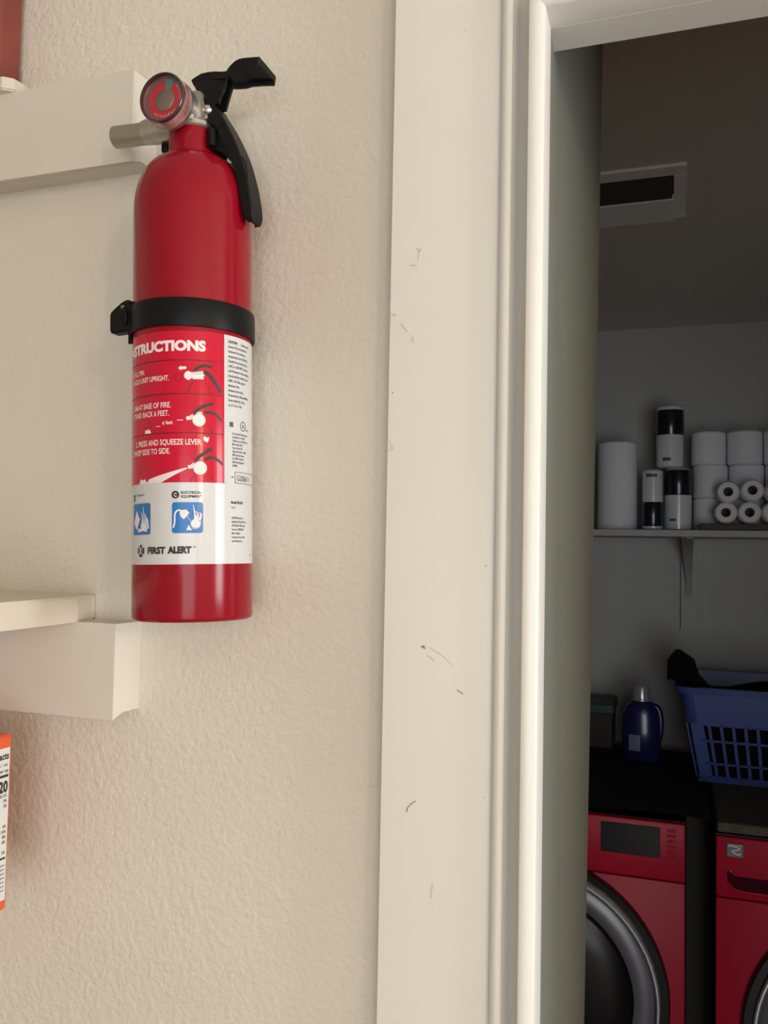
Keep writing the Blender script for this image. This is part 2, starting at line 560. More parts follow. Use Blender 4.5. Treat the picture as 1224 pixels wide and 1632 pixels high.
# ------------------------------------------------------------------ fire extinguisher
TILT = radians(-1.816)
R = 41.3            # mm
ext = empty('fire_extinguisher', (-0.3195, 0.528, 1.5991), (0, TILT, 0))
tag(ext, 'red cylinder fire extinguisher with printed label strapped upright to the beige wall', 'fire extinguisher')


def mm(p): return tuple(c * 0.001 for c in p)


def lz(prof, **k): return lathe(bmesh.new(), [(r * 0.001, h * 0.001) for r, h in prof], **k)


body = [(0, 2.0), (30, 1.2), (36, 0.2), (39.3, 0.0), (40.7, 0.9), (41.3, 2.6)]
body += [(41.3, h) for h in (60, 140, 230, 284)]
for i in range(1, 13):
    t = i / 12 * radians(80)
    body.append((17.5 + 23.8 * cos(t) ** 0.92, 286 + 40 * sin(t)))
body += [(18.4, 327.5), (17.6, 328.5), (17.4, 331), (17.2, 345), (16.5, 347.5), (0, 347.5)]
obj('cylinder_body', lz(body, seg=96), 'red', ext, auto=45)


def wrap(offset, RR=R):
    return lambda s, h: ((RR + offset) * 0.001 * sin(s / RR), -(RR + offset) * 0.001 * cos(s / RR), h * 0.001)


def A(deg): return R * radians(deg)


f = Flat(); f.rect(A(-140), A(160), 38.2, 193, 100)
label = f.build('label', 'white_label', ext, wrap(0.12), None)
f = Flat(); f.rect(A(-120), A(61), 92, 193.05, 70)
f.build('red_panel', 'red_label', label, wrap(0.20), None)
for p in label.data.polygons: p.use_smooth = True
for h in (173.4, 150.8, 124.8):
    f = Flat(); f.rect(A(-110), A(60.6), h - 0.3, h + 0.3, 60)
    f.build('panel_line', 'dark_red_print', label, wrap(0.27), None)
# white lettering of the red panel
f = Flat()
f.text('INSTRUCTIONS', A(42.8), 179.9, 7.2, 0.78, 0.055, 'R', fit=68.5)
f.text('1. PULL PIN.', A(-18.5), 165.4, 3.6, 0.72, 0.016, 'R')
f.text('HOLD UNIT UPRIGHT.', A(9.2), 159.9, 3.6, 0.72, 0.016, 'R')
f.text('2. AIM AT BASE OF FIRE.', A(11), 141.9, 3.8, 0.72, 0.016, 'R')
f.text('STAND BACK 6 FEET.', A(9.4), 136.4, 3.8, 0.72, 0.016, 'R')
f.text('3. PRESS AND SQUEEZE LEVER.', A(39.6), 117.0, 3.9, 0.74, 0.016, 'R')
f.text('SWEEP SIDE TO SIDE.', A(10.4), 111.2, 3.9, 0.72, 0.016, 'R')
f.text('6 feet', A(3), 130.4, 2.6, 0.9, 0.02, 'L', rot=0.06)
f.rect(A(-4), A(0.8), 129.3, 129.7); f.rect(A(17), A(22.5), 133.0, 133.4)
# arrow, hand, spray and log bases
f.poly([(A(17.8), 167.9), (A(20.6), 169.6), (A(20.6), 168.8), (A(25.2), 169.0), (A(25.2), 167.2), (A(20.6), 167.0), (A(20.6), 166.1)])
f.poly([(A(40.5), 122), (A(42), 123), (A(43.5), 121.8), (A(46), 122.3), (A(45.3), 119.8), (A(43.5), 118.4), (A(42.8), 119.4), (A(41), 119.6)])
f.poly([(A(25.8), 101.8), (A(-12), 94.6), (A(-13.5), 92.6), (A(-8), 92.0), (A(1.5), 92.0), (A(26), 101)])
f.poly([(A(-25), 93.8), (A(-26), 91.9), (A(-8), 91.9), (A(-15), 93), (A(-17.5), 95.2), (A(-20), 94.2), (A(-23), 95.4)])
f.poly([(A(-17.5), 125.3), (A(-17), 128), (A(-15), 127.4), (A(-13), 128.2), (A(-10.5), 127.2), (A(-9.5), 125.3)])
# gauges and valves
f.disc(A(27.0), 163.0, 2.1, 3.0); f.poly([(A(30), 164.6), (A(33), 163.4), (A(40), 164.0), (A(41), 160.8), (A(31), 160.6)])
f.disc(A(36.6), 133.4, 3.9, 3.9); f.poly([(A(25.3), 135.6), (A(28), 135.7), (A(28.6), 133.4), (A(25.5), 133.3)])
f.disc(A(37.7), 101.5, 3.9, 4.3); f.poly([(A(26.8), 103.4), (A(29.3), 103.2), (A(29.3), 101.2), (A(26.8), 101)])
f.build('white_lettering', 'white_print', label, wrap(0.32))
f = Flat()
f.poly([(A(28), 165), (A(40), 166.2), (A(42), 163.0), (A(30), 161.2)])
f.poly([(A(28), 136), (A(31), 137.4), (A(32.5), 134.5), (A(28.5), 133.2)]); f.ring(A(36.6), 133.4, 4.3, 0.5); f.disc(A(37), 137.8, 2.0, 1.2)
f.poly([(A(29), 103.6), (A(32), 105.2), (A(33.5), 102), (A(29.3), 100.8)]); f.ring(A(37.7), 101.5, 4.5, 0.5)
f.ring(A(27), 163, 2.8, 0.7)
f.build('grey_print', 'light_print', label, wrap(0.30))
f = Flat()
f.stroke([(A(32), 166), (A(36), 168.6), (A(42), 169.9), (A(49), 169.4)], (2.0, 1.9))
f.stroke([(A(41), 165.8), (A(46), 164), (A(51), 159.6), (A(57.2), 152.8)], (2.8, 2.5))
f.stroke([(A(32), 138), (A(38), 141.5), (A(44), 143.6), (A(50), 144.9)], (2.0, 2.1))
f.stroke([(A(41.5), 138.4), (A(47), 138.9), (A(53), 137.3), (A(58.2), 133.6)], (2.1, 1.7))
f.stroke([(A(33), 106.2), (A(38), 109.6), (A(43), 112.2), (A(48.4), 115)], (2.2, 2.1))
f.stroke([(A(42), 107.2), (A(48), 108.8), (A(54), 107.4), (A(59.4), 104.2)], (2.1, 1.7))
f.build('lever_print', 'black_print', label, wrap(0.34))
f = Flat()
for (cx, top, bot, w) in ((36.7, 159.6, 151.0, 10.2), (38.5, 130, 125, 10.2), (39.5, 98.5, 92.2, 10.5)):
    f.stroke([(A(cx - w), bot), (A(cx - w * 0.82), bot + (top - bot) * 0.55), (A(cx - w * 0.45), top)], 0.42)
    f.stroke([(A(cx + w), bot), (A(cx + w * 0.85), bot + (top - bot) * 0.55), (A(cx + w * 0.5), top)], 0.42)
f.ring(A(18.2), 161.6, 2.7, 0.35); f.stroke([(A(21), 163), (A(25), 164)], 0.3)
f.build('outline_print', 'dark_red_print', label, wrap(0.29))
f = Flat()
for s, hh in ((-13.5, 125.3), (-20, 93.0)):
    f.stroke([(A(s - 5), hh + 0.5), (A(s - 6.0), hh + 4), (A(s - 3), hh + 6.5), (A(s - 1), hh + 10)], (0.8, 0.2))
    f.stroke([(A(s + 6), hh + 0.5), (A(s + 6.5), hh + 4), (A(s + 3), hh + 6.0), (A(s), hh + 10)], (0.8, 0.2))
    f.stroke([(A(s - 2), hh + 2.5), (A(s), hh + 6.5), (A(s + 2.5), hh + 2.8)], 0.7)
f.build('flame_print', 'mid_red_print', label, wrap(0.28))
# blue pictogram squares
for nm, x0, x1, y0, y1 in (('paper', -39.5, -10, 58.0, 79.0), ('electrical', 12.5, 40.3, 58.6, 78.9)):
    f = Flat(); f.rrect(A(x0), A(x1), y0, y1, 1.6)
    f.build('pictogram_square', 'blue_print', label, wrap(0.24), None)
f = Flat()
f.poly([(A(-36.5), 66), (A(-31), 74.5), (A(-25), 68.5), (A(-30.5), 61)])
for dx, h0, h1 in ((-22, 63, 73.5), (-19.4, 63, 77), (-16.5, 63, 72)):
    f.stroke([(A(dx), h0), (A(dx + 1.3), h0 + 5), (A(dx - 0.6), h1)], (2.2, 0.3))
f.stroke([(A(-13), 62), (A(-13.2), 66.5), (A(-15), 69.5)], (1.8, 0.5))
f.stroke([(A(-28), 60.2), (A(-14), 62.2)], 1.3); f.stroke([(A(-28), 62.0), (A(-14), 60.4)], 1.0); f.disc(A(-19), 63.2, 3.0, 2.2)
f.stroke([(A(13.8), 62.2), (A(15), 66), (A(15.2), 71), (A(17.5), 73.5), (A(21), 73.4)], 1.1)
f.poly([(A(20), 73.6), (A(25.5), 74), (A(28.2), 71.8), (A(25), 69), (A(23.2), 67.6), (A(20.5), 69.4), (A(19.5), 71.6)])
f.disc(A(33.6), 64.8, 3.1, 2.9)
for dx, h1 in ((31.6, 77.2), (34.2, 73), (37, 72.2)):
    f.stroke([(A(33.4 if dx < 33 else dx), 67), (A(dx + 1.6), 70.6), (A(dx), h1)], (1.9, 0.3))
f.stroke([(A(30.2), 62.2), (A(33), 61.2), (A(37.5), 63), (A(38.2), 68)], 0.3)
f.poly([(A(25.5), 60.6), (A(30.5), 60.4), (A(27.6), 64)])
f.stroke([(A(26), 70), (A(29.5), 66.4)], 0.3)
f.build('pictogram_figure', 'white_print', label, wrap(0.33))
# black print on the white part
f = Flat()
f.disc(A(15.6), 83.9, 2.55, n=24)
f.rect(A(-38.5), A(-34.6), 80.9, 85.2, 2)
f.text('ELECTRICAL', A(20.6), 84.5, 1.75, 0.9, 0.03, fit=13.6)
f.text('EQUIPMENT', A(20.6), 81.9, 1.75, 0.9, 0.03, fit=13.6)
f.text('TRASH', A(-31), 83.8, 1.5, 0.9, 0.0, fit=9)
f.text('FIRST', A(-13.2), 45.4, 4.7, 0.9, 0.05, fit=14.0)
f.text('ALERT', A(8.4), 45.6, 4.7, 0.9, 0.07, fit=15.6)
f.text('TM', A(31.2), 49.0, 1.1, 0.9, 0.01)
for a, b in ((0, 1), (1, 0), (0, -1), (-1, 0)):
    cx, cy = A(-23.3) + a * 2.7, 47.4 + b * 2.9
    f.poly([(cx - 1.9 * abs(b) - 1.2 * abs(a), cy - 1.2 * abs(b) - 1.9 * abs(a)), (cx + 1.9 * abs(b) + 1.2 * abs(a), cy - 1.2 * abs(b) - 1.9 * abs(a)),
            (cx + 1.9 * abs(b) + 1.2 * abs(a) - (1.1 if b > 0 else 0), cy + 1.2 * abs(b) + 1.9 * abs(a)), (cx - 1.9 * abs(b) - 1.2 * abs(a) + (1.1 if b > 0 else 0), cy + 1.2 * abs(b) + 1.9 * abs(a))])
f.disc(A(-23.3), 47.4, 3.0)
f.text('CAUTION:', A(65.2), 187.9, 1.9, 0.72, 0.035)
f.text('Model FE1A10', A(68.4), 78.6, 1.9, 0.72, 0.035, fit=11.5)
f.build('black_lettering', 'black_print', label, wrap(0.32))
f = Flat()
f.text('C', A(15.6), 82.6, 2.6, 0.8, 0.03, 'C'); f.text('A', A(-36.5), 82.0, 2.2, 0.8, 0.02, 'C')
f.rect(A(-23.3) - 0.5, A(-23.3) + 0.5, 45.6, 49.2); f.ring(A(-23.3), 47.4, 2.3, 0.3)
f.build('reversed_lettering', 'white_print', label, wrap(0.42))
# small grey text block
f = Flat()
cau = ['', 'pressure. Do not puncture or', 'incinerate. Do not store at', 'temperatures over 120F (49C).', 'Suitable for use and storage at', '(-40C) to 120F (49C). Charged',
       'with Placement: mono ammonium', 'bicarbonate (by weight) nominal', 'HMIS 1-0-0. Skin, eye and', 'aluminum valve.', 'Nuisance dust irritant.', 'Pressurized to 100 psi (690 kPa)', 'Gross weight lbs. 3.9 lbs', 'oz. (1.11 kg, 2.5 lb)']
f.text('Contents under', A(82), 187.9, 1.8, 0.68, 0.02)
for i, s in enumerate(cau):
    if s: f.text(s, A(65.4), 187.9 - i * 3.33, 1.8, 0.68, 0.02)
tx = ['Dry Chemical Fire Extinguisher', 'Classification 1-A:10-B:C', 'Tested in acc. with ANSI/UL 711', 'Marine Type USCG', 'Type A, Size II, B:C', 'Approval Number 162.028/', '0000 only with bracket', 'No. 0000 in Passenger', '(USCG) and Approved', '(29-890)']
for i, s in enumerate(tx): f.text(s, A(70), 125.6 - i * 2.42, 1.5, 0.66, 0.02)
ct = ['2020 BRK Brands, Inc.', 'subsidiary of Newell Brands', 'AFTN: BRK, 3901 Liberty', 'Aurora, IL 60504-8122', 'Made in Mexico', 'Customer Service 1-800', 'www.firstalert.com']
for i, s in enumerate(ct): f.text(s, A(69), 68.4 - i * 2.6, 1.5, 0.66, 0.02)
f.text('123603', A(68.4), 75.3, 1.5, 0.7, 0.0)
f.rect(A(66.8), A(71.2), 130.6, 134.0, 2)
f.ring(A(85.4), 132.2, 3.4, 0.6); f.text('UL', A(85.4), 131.0, 2.6, 0.7, 0.02, 'C'); f.text('USTED', A(90.5), 129.4, 1.3, 0.7, 0.02)
f.text('No', A(69), 96.0, 1.5, 0.8, 0.02)
for a, b, c, d in ((73.2, 112, 100.0, 100.35), (73.2, 112, 92.6, 92.95)): f.rect(A(a), A(b), c, d, 12)
f.rect(A(73.2), A(73.8), 92.6, 100.35)
f.text('G20561 1', A(76), 94.3, 4.0, 0.75, 0.004)
f.text('APV-1', A(98), 43.2, 1.4, 0.8, 0.01)
f.build('small_print', 'grey_print', label, wrap(0.31))

# valve
bm = lz([(0, 346), (17.5, 346), (18.6, 347.2), (18.6, 350.0), (16.5, 352), (0, 352)], seg=40)
obj('collar', bm, 'silver', ext, auto=40)
bm = bmesh.new()
prism(bm, [mm(p)[:2] for p in ((-14, 351), (16, 350), (18.5, 353), (16, 358), (13.5, 371), (8, 373.5), (-8, 372), (-14, 366))], 'Y', -0.0115, 0.0115)
bmesh.ops.bevel(bm, geom=list(bm.edges), offset=0.0012, segments=2, affect='EDGES')
lathe(bm, [mm((r, h))[:2] for r, h in ((0, -24), (9.5, -24), (11, -22), (12.5, -12), (13, -4), (0, -4))], (0.0, 0, 0.361), 'Y', 28)
lathe(bm, [mm((r, h))[:2] for r, h in ((0, -40), (8.6, -40), (9.6, -32), (10.5, -8), (0, -8))], (0, 0, 0.3555), 'X', 28)
obj('valve_body', bm, 'silver', ext, auto=35)
bm = bmesh.new()
lathe(bm, [mm((r, h))[:2] for r, h in ((7.9, -36), (7.9, -66.2), (7.3, -66.8), (5.2, -66.8), (5.0, -60), (3.0, -52), (0, -52))], (0, 0, 0), 'X', 28)
n = obj('nozzle', bm, 'nozzle', ext, auto=35)
n.location = (0, 0, 0.3525); n.rotation_euler = (0, radians(3.5), 0)
# pressure gauge, facing away from the wall
GC = (-0.0045, 0, 0.3585)
g = obj('gauge', lathe(bmesh.new(), [mm((r, h))[:2] for r, h in ((0, -19), (15.0, -19), (17.6, -20.5), (18.2, -22), (18.0, -24), (0, -24))], GC, 'Y', 40), 'silver', ext, auto=35)
obj('lens_side', lathe(bmesh.new(), [mm((r, h))[:2] for r, h in ((16.0, -24.0), (17.5, -24.0), (17.7, -28), (17.5, -31.8), (16.0, -31.8), (16.0, -24.0))], GC, 'Y', 48), 'gauge_side', g, auto=35)
obj('gauge_rim', lathe(bmesh.new(), [mm((r, h))[:2] for r, h in ((17.5, -31.8), (17.6, -33.4), (17.0, -34.4), (16.3, -34.4), (15.9, -33.4), (15.9, -31.8), (17.5, -31.8))], GC, 'Y', 48), 'gauge_rim', g, auto=35)
obj('dial', lathe(bmesh.new(), [mm((r, h))[:2] for r, h in ((0, -29.4), (13.2, -29.4), (13.2, -29.0), (0, -29.0))], GC, 'Y', 40), 'gauge_red', g, auto=35)
obj('dial_border', lathe(bmesh.new(), [mm((r, h))[:2] for r, h in ((13.2, -29.2), (16.0, -29.6), (16.0, -29.0), (13.2, -29.0), (13.2, -29.2))], GC, 'Y', 40), 'gauge_border', g, auto=35)
obj('dial_hub', lathe(bmesh.new(), [mm((r, h))[:2] for r, h in ((0, -31.0), (1.0, -30.9), (7.0, -30.2), (7.6, -29.9), (7.8, -29.4), (0, -29.4))], GC, 'Y', 32), 'gauge_hub', g, auto=35)
f = Flat()
f.poly([(0.6, 7.6), (0.8, 14.6), (3.6, 14.2), (6.4, 13.0), (4.6, 6.9), (2.8, 7.4)])
f.build('dial_green_mark', 'gauge_green', g, lambda x, y: (GC[0] + x * 0.001, -0.02955, GC[2] + y * 0.001))
f = Flat()
for i, ch in enumerate('RECHARGE'):
    a = radians(-128 + i * 11)
    f.text(ch, 12.0 * cos(a), 12.0 * sin(a), 1.8, 0.9, 0.01, 'C')
for i, ch in enumerate('OVERCHG'):
    a = radians(-6 + i * 8)
    f.text(ch, 12.4 * cos(a), 12.4 * sin(a), 1.3, 0.9, 0.01, 'C')
f.build('dial_lettering', 'white_print', g, lambda x, y: (GC[0] + x * 0.001, -0.0296, GC[2] + y * 0.001))
obj('lens', lathe(bmesh.new(), [mm((r, h))[:2] for r, h in ((0, -34.0), (9, -33.8), (15.1, -32.6))], GC, 'Y', 40), 'lens', g, smooth=True)


def strip(path, hw, th, bevel=0.0009, edge=0.0):
    """a plate swept along a path in the local x-z plane (mm); half widths hw along y; returns bmesh"""
    P = smooth_path([(x, 0, z) for x, z in path], 6)
    n = len(P)
    def lerp(a, t):
        t *= len(a) - 1
        i = min(int(t), len(a) - 2)
        return a[i] + (a[i + 1] - a[i]) * (t - i)
    bm = bmesh.new()
    rings = []
    for i, p in enumerate(P):
        t = (P[min(i + 1, n - 1)] - P[max(i - 1, 0)]).normalized()
        nn = Vector((-t.z, 0, t.x))
        w, h = lerp(hw, i / (n - 1)), lerp(th, i / (n - 1))
        ring = []
        # rounded plate section with downturned rims
        for (u, v) in ((-1, -0.5 - edge), (-1, 0.3), (-0.9, 0.5), (0.9, 0.5), (1, 0.3), (1, -0.5 - edge), (0.85, -0.5 - edge), (0.82, -0.5), (-0.82, -0.5), (-0.85, -0.5 - edge)):
            ring.append(bm.verts.new((p + nn * v * h + Vector((0, u * w, 0))) * 0.001))
        rings.append(ring)
    for a, b in zip(rings, rings[1:]):
        for k in range(10):
            bm.faces.new((a[k], a[(k + 1) % 10], b[(k + 1) % 10], b[k]))
    bm.faces.new(rings[0]); bm.faces.new(list(reversed(rings[-1])))
    return bm


lev = obj('squeeze_lever', strip([(2, 383.5), (9, 386), (18, 385.8), (30, 383.0), (36, 384), (44, 386.0), (59.0, 384.0)], [5.5, 5.5, 6, 7.5, 11, 13, 13.8], [3.4, 3.6, 3.6, 3.6, 4, 4.6, 4.4], edge=0.55), 'black_plastic', ext, auto=40)
for s_ in (-1, 1):
    bm = prism(bmesh.new(), [mm(p)[:2] for p in ((2, 384), (10, 387.5), (33, 385), (29, 378), (26.5, 371), (24, 363), (14, 362.5), (10.5, 367), (7, 374))], 'Y', s_ * 0.0048 - 0.0012, s_ * 0.0048 + 0.0012)
    obj('lever_cheek', bm, 'black_plastic', lev)
han = obj('carry_handle', strip([(12, 367), (20, 360), (30, 344), (39, 325), (45, 306), (48.2, 290), (49.4, 280), (49.4, 274.5)], [8, 8.5, 9, 9, 9, 9, 8.5, 5.5], [4.2, 4.6, 4.6, 4.4, 4.2, 4.2, 4.0, 2.2], edge=0.75), 'black_plastic', ext, auto=40)
for s_ in (-1, 1):
    bm = prism(bmesh.new(), [mm(p)[:2] for p in ((10, 361), (15, 368), (21, 363), (30, 347), (25, 343), (17, 351))], 'Y', s_ * 0.0085 - 0.001, s_ * 0.0085 + 0.001)
    obj('handle_cheek', bm, 'black_plastic', han)
obj('pivot_pin', lathe(bmesh.new(), [mm((r, h))[:2] for r, h in ((0, -12.2), (2.2, -12.0), (3.6, -10.8), (3.8, -9.8), (3.8, 9.8), (0, 12))], (0.0172, 0, 0.3575), 'Y', 20), 'pin', ext, auto=50)
pts = smooth_path([(0.0300, -0.010, 0.3805), (0.0335, -0.0115, 0.374), (0.0315, -0.0125, 0.3655), (0.0260, -0.0125, 0.3605), (0.0215, -0.011, 0.3620)], 6)
obj('tamper_tie', tube(bmesh.new(), pts, 0.0006, 6), 'black_plastic', ext, smooth=True)
pts = smooth_path([(0.0445, -0.0095, 0.319), (0.0475, -0.011, 0.314), (0.0490, -0.0105, 0.306), (0.0480, -0.0095, 0.3025)], 5)
obj('tie_end', tube(bmesh.new(), pts, 0.0006, 6), 'black_plastic', ext, smooth=True)

# ------------------------------------------------------------------ wall bracket with strap
br = empty('wall_bracket', ext.location, (0, TILT, 0))
tag(br, 'black plastic wall bracket with a strap around the red extinguisher', 'bracket')
WY = (D - 0.528) * 1000
bm = B(*mm((-15, 15, 43.4, WY - 0.4, 150, 345)), bev=0.0015)
obj('back_plate', bm, 'black_plastic', br)
# strap ring
RS = 41.8
bm = bmesh.new()
ring = []
N = 96
for i in range(N):
    a = 2 * pi * i / N
    dz = -2.0 * sin(a) * 0.55
    ring.append([bm.verts.new(mm((r * sin(a), -r * cos(a), h + dz))) for r, h in ((RS, 196.8), (RS + 1.3, 196.8), (RS + 1.7, 198), (RS + 1.7, 214.6), (RS + 1.3, 215.8), (RS, 215.8))])
for i in range(N):
    a, b = ring[i], ring[(i + 1) % N]
    for k in range(6):
        bm.faces.new((a[k], a[(k + 1) % 6], b[(k + 1) % 6], b[k]))
st = obj('strap', bm, 'strap', br, auto=35)
# the latch on the left of the strap
bm = bmesh.new()
prism(bm, [mm(p)[:2] for p in ((-48.5, 200.5), (-48.5, 213.2), (-46.8, 215.2), (-38, 221), (-33, 222), (-30, 218), (-30, 199.5), (-47, 199))], 'Y', -0.0300, -0.0215)
bmesh.ops.bevel(bm, geom=list(bm.edges), offset=0.0009, segments=2, affect='EDGES')
la = obj('latch', bm, 'black_plastic', br, auto=40)
bm = bmesh.new()
tube(bm, [mm(p) for p in ((-36.5, -30.4, 216), (-34.2, -31.2, 212), (-33.8, -31.4, 208), (-34.6, -31.2, 203.5))], 0.0012, 8)
obj('latch_hook', bm, 'strap', la, smooth=True)
bm = lathe(bmesh.new(), [mm((r, h))[:2] for r, h in ((0, -30.8), (1.3, -30.8), (1.5, -30), (1.5, -29), (0, -29))], mm((-37.3, 0, 216.5)), 'Y', 12)
obj('latch_rivet', bm, 'nozzle', la, smooth=True)
# small tongue under the latch
bm = B(*mm((-36.5, -33.6, -25, -23.5, 192, 200)))
obj('latch_tongue', bm, 'black_plastic', la)
# neck hook: collar hugging the neck from the wall side
bm = bmesh.new()
sec = []
for i in range(29):
    a = radians(-95 + i * (262 / 28))      # from front right round the back to the left
    # angle measured from +x towards +y (wall)
    sec.append([bm.verts.new(mm((r * cos(a), r * sin(a), h))) for r, h in ((18.3, 331), (24.0, 331.5), (24.3, 343.5), (18.3, 344.5))])
sec = [s for i, s in enumerate(sec) if i >= 7]
for a, b in zip(sec, sec[1:]):
    for k in range(4): bm.faces.new((a[k], a[(k + 1) % 4], b[(k + 1) % 4], b[k]))
bm.faces.new(sec[0]); bm.faces.new(list(reversed(sec[-1])))
for v in [v for v in bm.verts if not v.link_faces]: bm.verts.remove(v)
obj('neck_hook', bm, 'black_plastic', br)
bm = B(*mm((-28.5, -22.5, 2, 9, 340, 346.5)), bev=0.001)
obj('hook_tip', bm, 'black_plastic', br)
bm = bmesh.new()
prism(bm, [mm(p)[:2] for p in ((17, 341), (29, 343.5), (36, 333), (41.5, 318), (44, 304), (40, 308), (34, 319), (26, 328), (17, 331.5))], 'Y', -0.006, 0.006)
obj('hook_brace', bm, 'black_plastic', br)
bm = bmesh.new()
box(bm, *mm((-6, 6, 24.0, 46, 331, 344)))
obj('hook_arm', bm, 'black_plastic', br)

# ------------------------------------------------------------------ wall shelves at the left


def cleat_mesh(x_end, z0, z1, x0):
    """cleat board with a chamfered right end; back on the wall"""
    yf, yc = D - 0.030, D - 0.0185
    bm = bmesh.new()
    # section points along the end: front bottom/top, chamfer, wall
    fr = [(x_end - 0.0005, yf, z0), (x_end - 0.0005, yf, z1)]
    ch = [(x_end + 0.0005, yc, z0 + 0.0045), (x_end + 0.0005, yc, z1 - 0.0045)]
    wl = [(x_end + 0.0015, D, z0 + 0.0045), (x_end + 0.0015, D, z1)]
    vf, vc, vw = [[bm.verts.new(p) for p in s] for s in (fr, ch, wl)]
    lf = [bm.verts.new((x0, yf, z0)), bm.verts.new((x0, yf, z1))]
    lw = [bm.verts.new((x0, D, z0 + 0.0)), bm.verts.new((x0, D, z1))]
    bm.faces.new((lf[0], vf[0], vf[1], lf[1]))
    bm.faces.new((vf[0], vc[0], vc[1], vf[1]))
    bm.faces.new((vc[0], vw[0], vw[1], vc[1]))
    bm.faces.new((lf[1], vf[1], vc[1], vw[1], lw[1]))
    bm.faces.new((lf[0], lw[0], vw[0], vc[0], vf[0]))
    bm.faces.new((lw[0], lw[1], vw[1], vw[0]))
    bm.faces.new((lf[0], lf[1], lw[1], lw[0]))
    return bm


def shelf_mesh(pts, z0, z1):
    bm = bmesh.new()
    prism(bm, pts, 'Z', z0, z1)
    es = [e for e in bm.edges if abs(e.verts[0].co.z - e.verts[1].co.z) < 1e-6]
    bmesh.ops.bevel(bm, geom=es, offset=0.0012, segments=2, affect='EDGES')
    return bm


def wall_shelf(label, x_end, z0, z1, slab_pts, th=0.0195):
    e = empty('wall_shelf', (0, 0, 0))
    tag(e, label, 'shelf', 'cream shelves on the textured wall')
    obj('cleat', cleat_mesh(x_end, z0, z1, -1.6), 'cleat', e)
    obj('shelf_board', shelf_mesh(slab_pts, z1, z1 + th), 'shelf', e)
    return e


Dw = D - 0.0005
wall_shelf('upper cream shelf whose cleat ends behind the extinguisher gauge', -0.3985, 1.9455, 2.0180, [(-0.514, Dw), (-0.5125, 0.560), (-0.513, 0.549), (-0.520, 0.543), (-1.6, 0.543), (-1.6, Dw)], 0.011)
wall_shelf('middle cream shelf with its cleat end beside the bottom of the extinguisher', -0.3986, 1.5180, 1.5900, [(-0.4405, Dw), (-0.4400, 0.575), (-0.4320, 0.548), (-0.4287, 0.464), (-0.4287, 0.33), (-1.6, 0.33), (-1.6, Dw)])
wall_shelf('low cream shelf under the orange carton at the left edge', -0.565, 1.285, 1.3630, [(-0.54, Dw), (-0.54, 0.40), (-1.6, 0.40), (-1.6, Dw)])

# orange carton standing on the low shelf, side panel with the facts table
cx, cz = -0.46, 1.3828
ca = empty('food_carton', (cx, 0.5, cz))
tag(ca, 'orange food carton with a white nutrition panel at the left edge', 'carton')
obj('carton_box', B(-0.30, 0.0, -0.09, 0.0165, 0, 0.1275, 0.0035, 3), 'orange', ca, auto=40)
side = obj('facts_panel', B(-0.0005, 0.0003, -0.085, 0.0132, 0.0085, 0.1180), 'carton_white', ca)
fb_ = Flat()
fb_.text('Nutrition Facts', 12.0, 110.0, 5.2, 0.85, 0.03, 'R')
fb_.text('Serv. size 1 cup', 11.0, 105.0, 2.4, 0.8, 0.0, 'R')
fb_.text('Amount per cup', 12.0, 100.6, 2.6, 0.8, 0.01, 'R')
fb_.rect(-80, 12.2, 97.0, 98.8)
fb_.text('120', 12.0, 86.5, 8.4, 0.8, 0.04, 'R')
for i, s in enumerate(('% DV', '9%', '5%', '', '', '', '4%', '15%', '8%', '6%', '', '2%')):
    if s: fb_.text(s, 11.4, 82.6 - i * 3.7, 2.3, 0.9, 0.01, 'R')
fb_.rect(-80, 12.0, 38.0, 39.4)
for i in range(7): fb_.text('Ingredients and calories', 11.6, 33.0 - i * 3.0, 1.6, 0.8, 0.0, 'R')
fb_.build('facts_lettering', 'black_print', side, lambda x, y: (0.0005, x * 0.001, y * 0.001))

# dull red box on the upper shelf, cut by the left edge of the photo
tn = empty('red_box', (-0.70, 0.562, 2.0292))
tag(tn, 'dull red box standing on the upper shelf, cut by the left edge', 'box')
RX = at(17, 65, 0.562).x + 0.70
obj('box_body', B(-0.12, RX, -0.015, 0.015, 0, 0.20, 0.006, 3), 'red_tin', tn, auto=40)
obj('box_lid', B(-0.122, RX + 0.001, -0.0165, 0.0165, 0.175, 0.205, 0.006, 3), 'red_tin', tn, auto=40)

# ------------------------------------------------------------------ laundry room: shelf and paper goods
SZ = 1.7235
sh = empty('laundry_shelf', (0, 2.8, SZ))
tag(sh, 'white laundry shelf holding paper rolls', 'shelf')
obj('shelf_board', B(-1.28, 1.33, -0.15, 0.149, -0.0195, 0, 0.0015), 'wall_laundry', sh)
obj('mounting_board', B(0.017, 0.085, 0.132, 0.1495, -0.3130, -0.0200, 0.001), 'wall_laundry', sh)
bk = obj('shelf_bracket', B(0.030, 0.052, 0.126, 0.1315, -0.205, -0.0200), 'bracket', sh)
obj('bracket_arm', B(0.030, 0.052, -0.12, 0.126, -0.0240, -0.0200), 'bracket', bk)
bm = bmesh.new()
pp = smooth_path([(0, -0.105, -0.024), (0, 0.03, -0.055), (0, 0.10, -0.12), (0, 0.125, -0.20)], 6)
prism(bm, [(p.y, p.z) for p in pp] + [(p.y + 0.006, p.z + 0.006) for p in reversed(pp)], 'X', 0.030, 0.052)
for v_ in bm.verts:                     # wide under the shelf, narrow at the foot
    k_ = max(0.0, min(1.0, (-0.024 - v_.co.z) / 0.18))
    if v_.co.x < 0.04: v_.co.x = 0.017 + 0.020 * k_
    else: v_.co.x = 0.052 - 0.001 * k_
obj('bracket_brace', bm, 'bracket', bk)


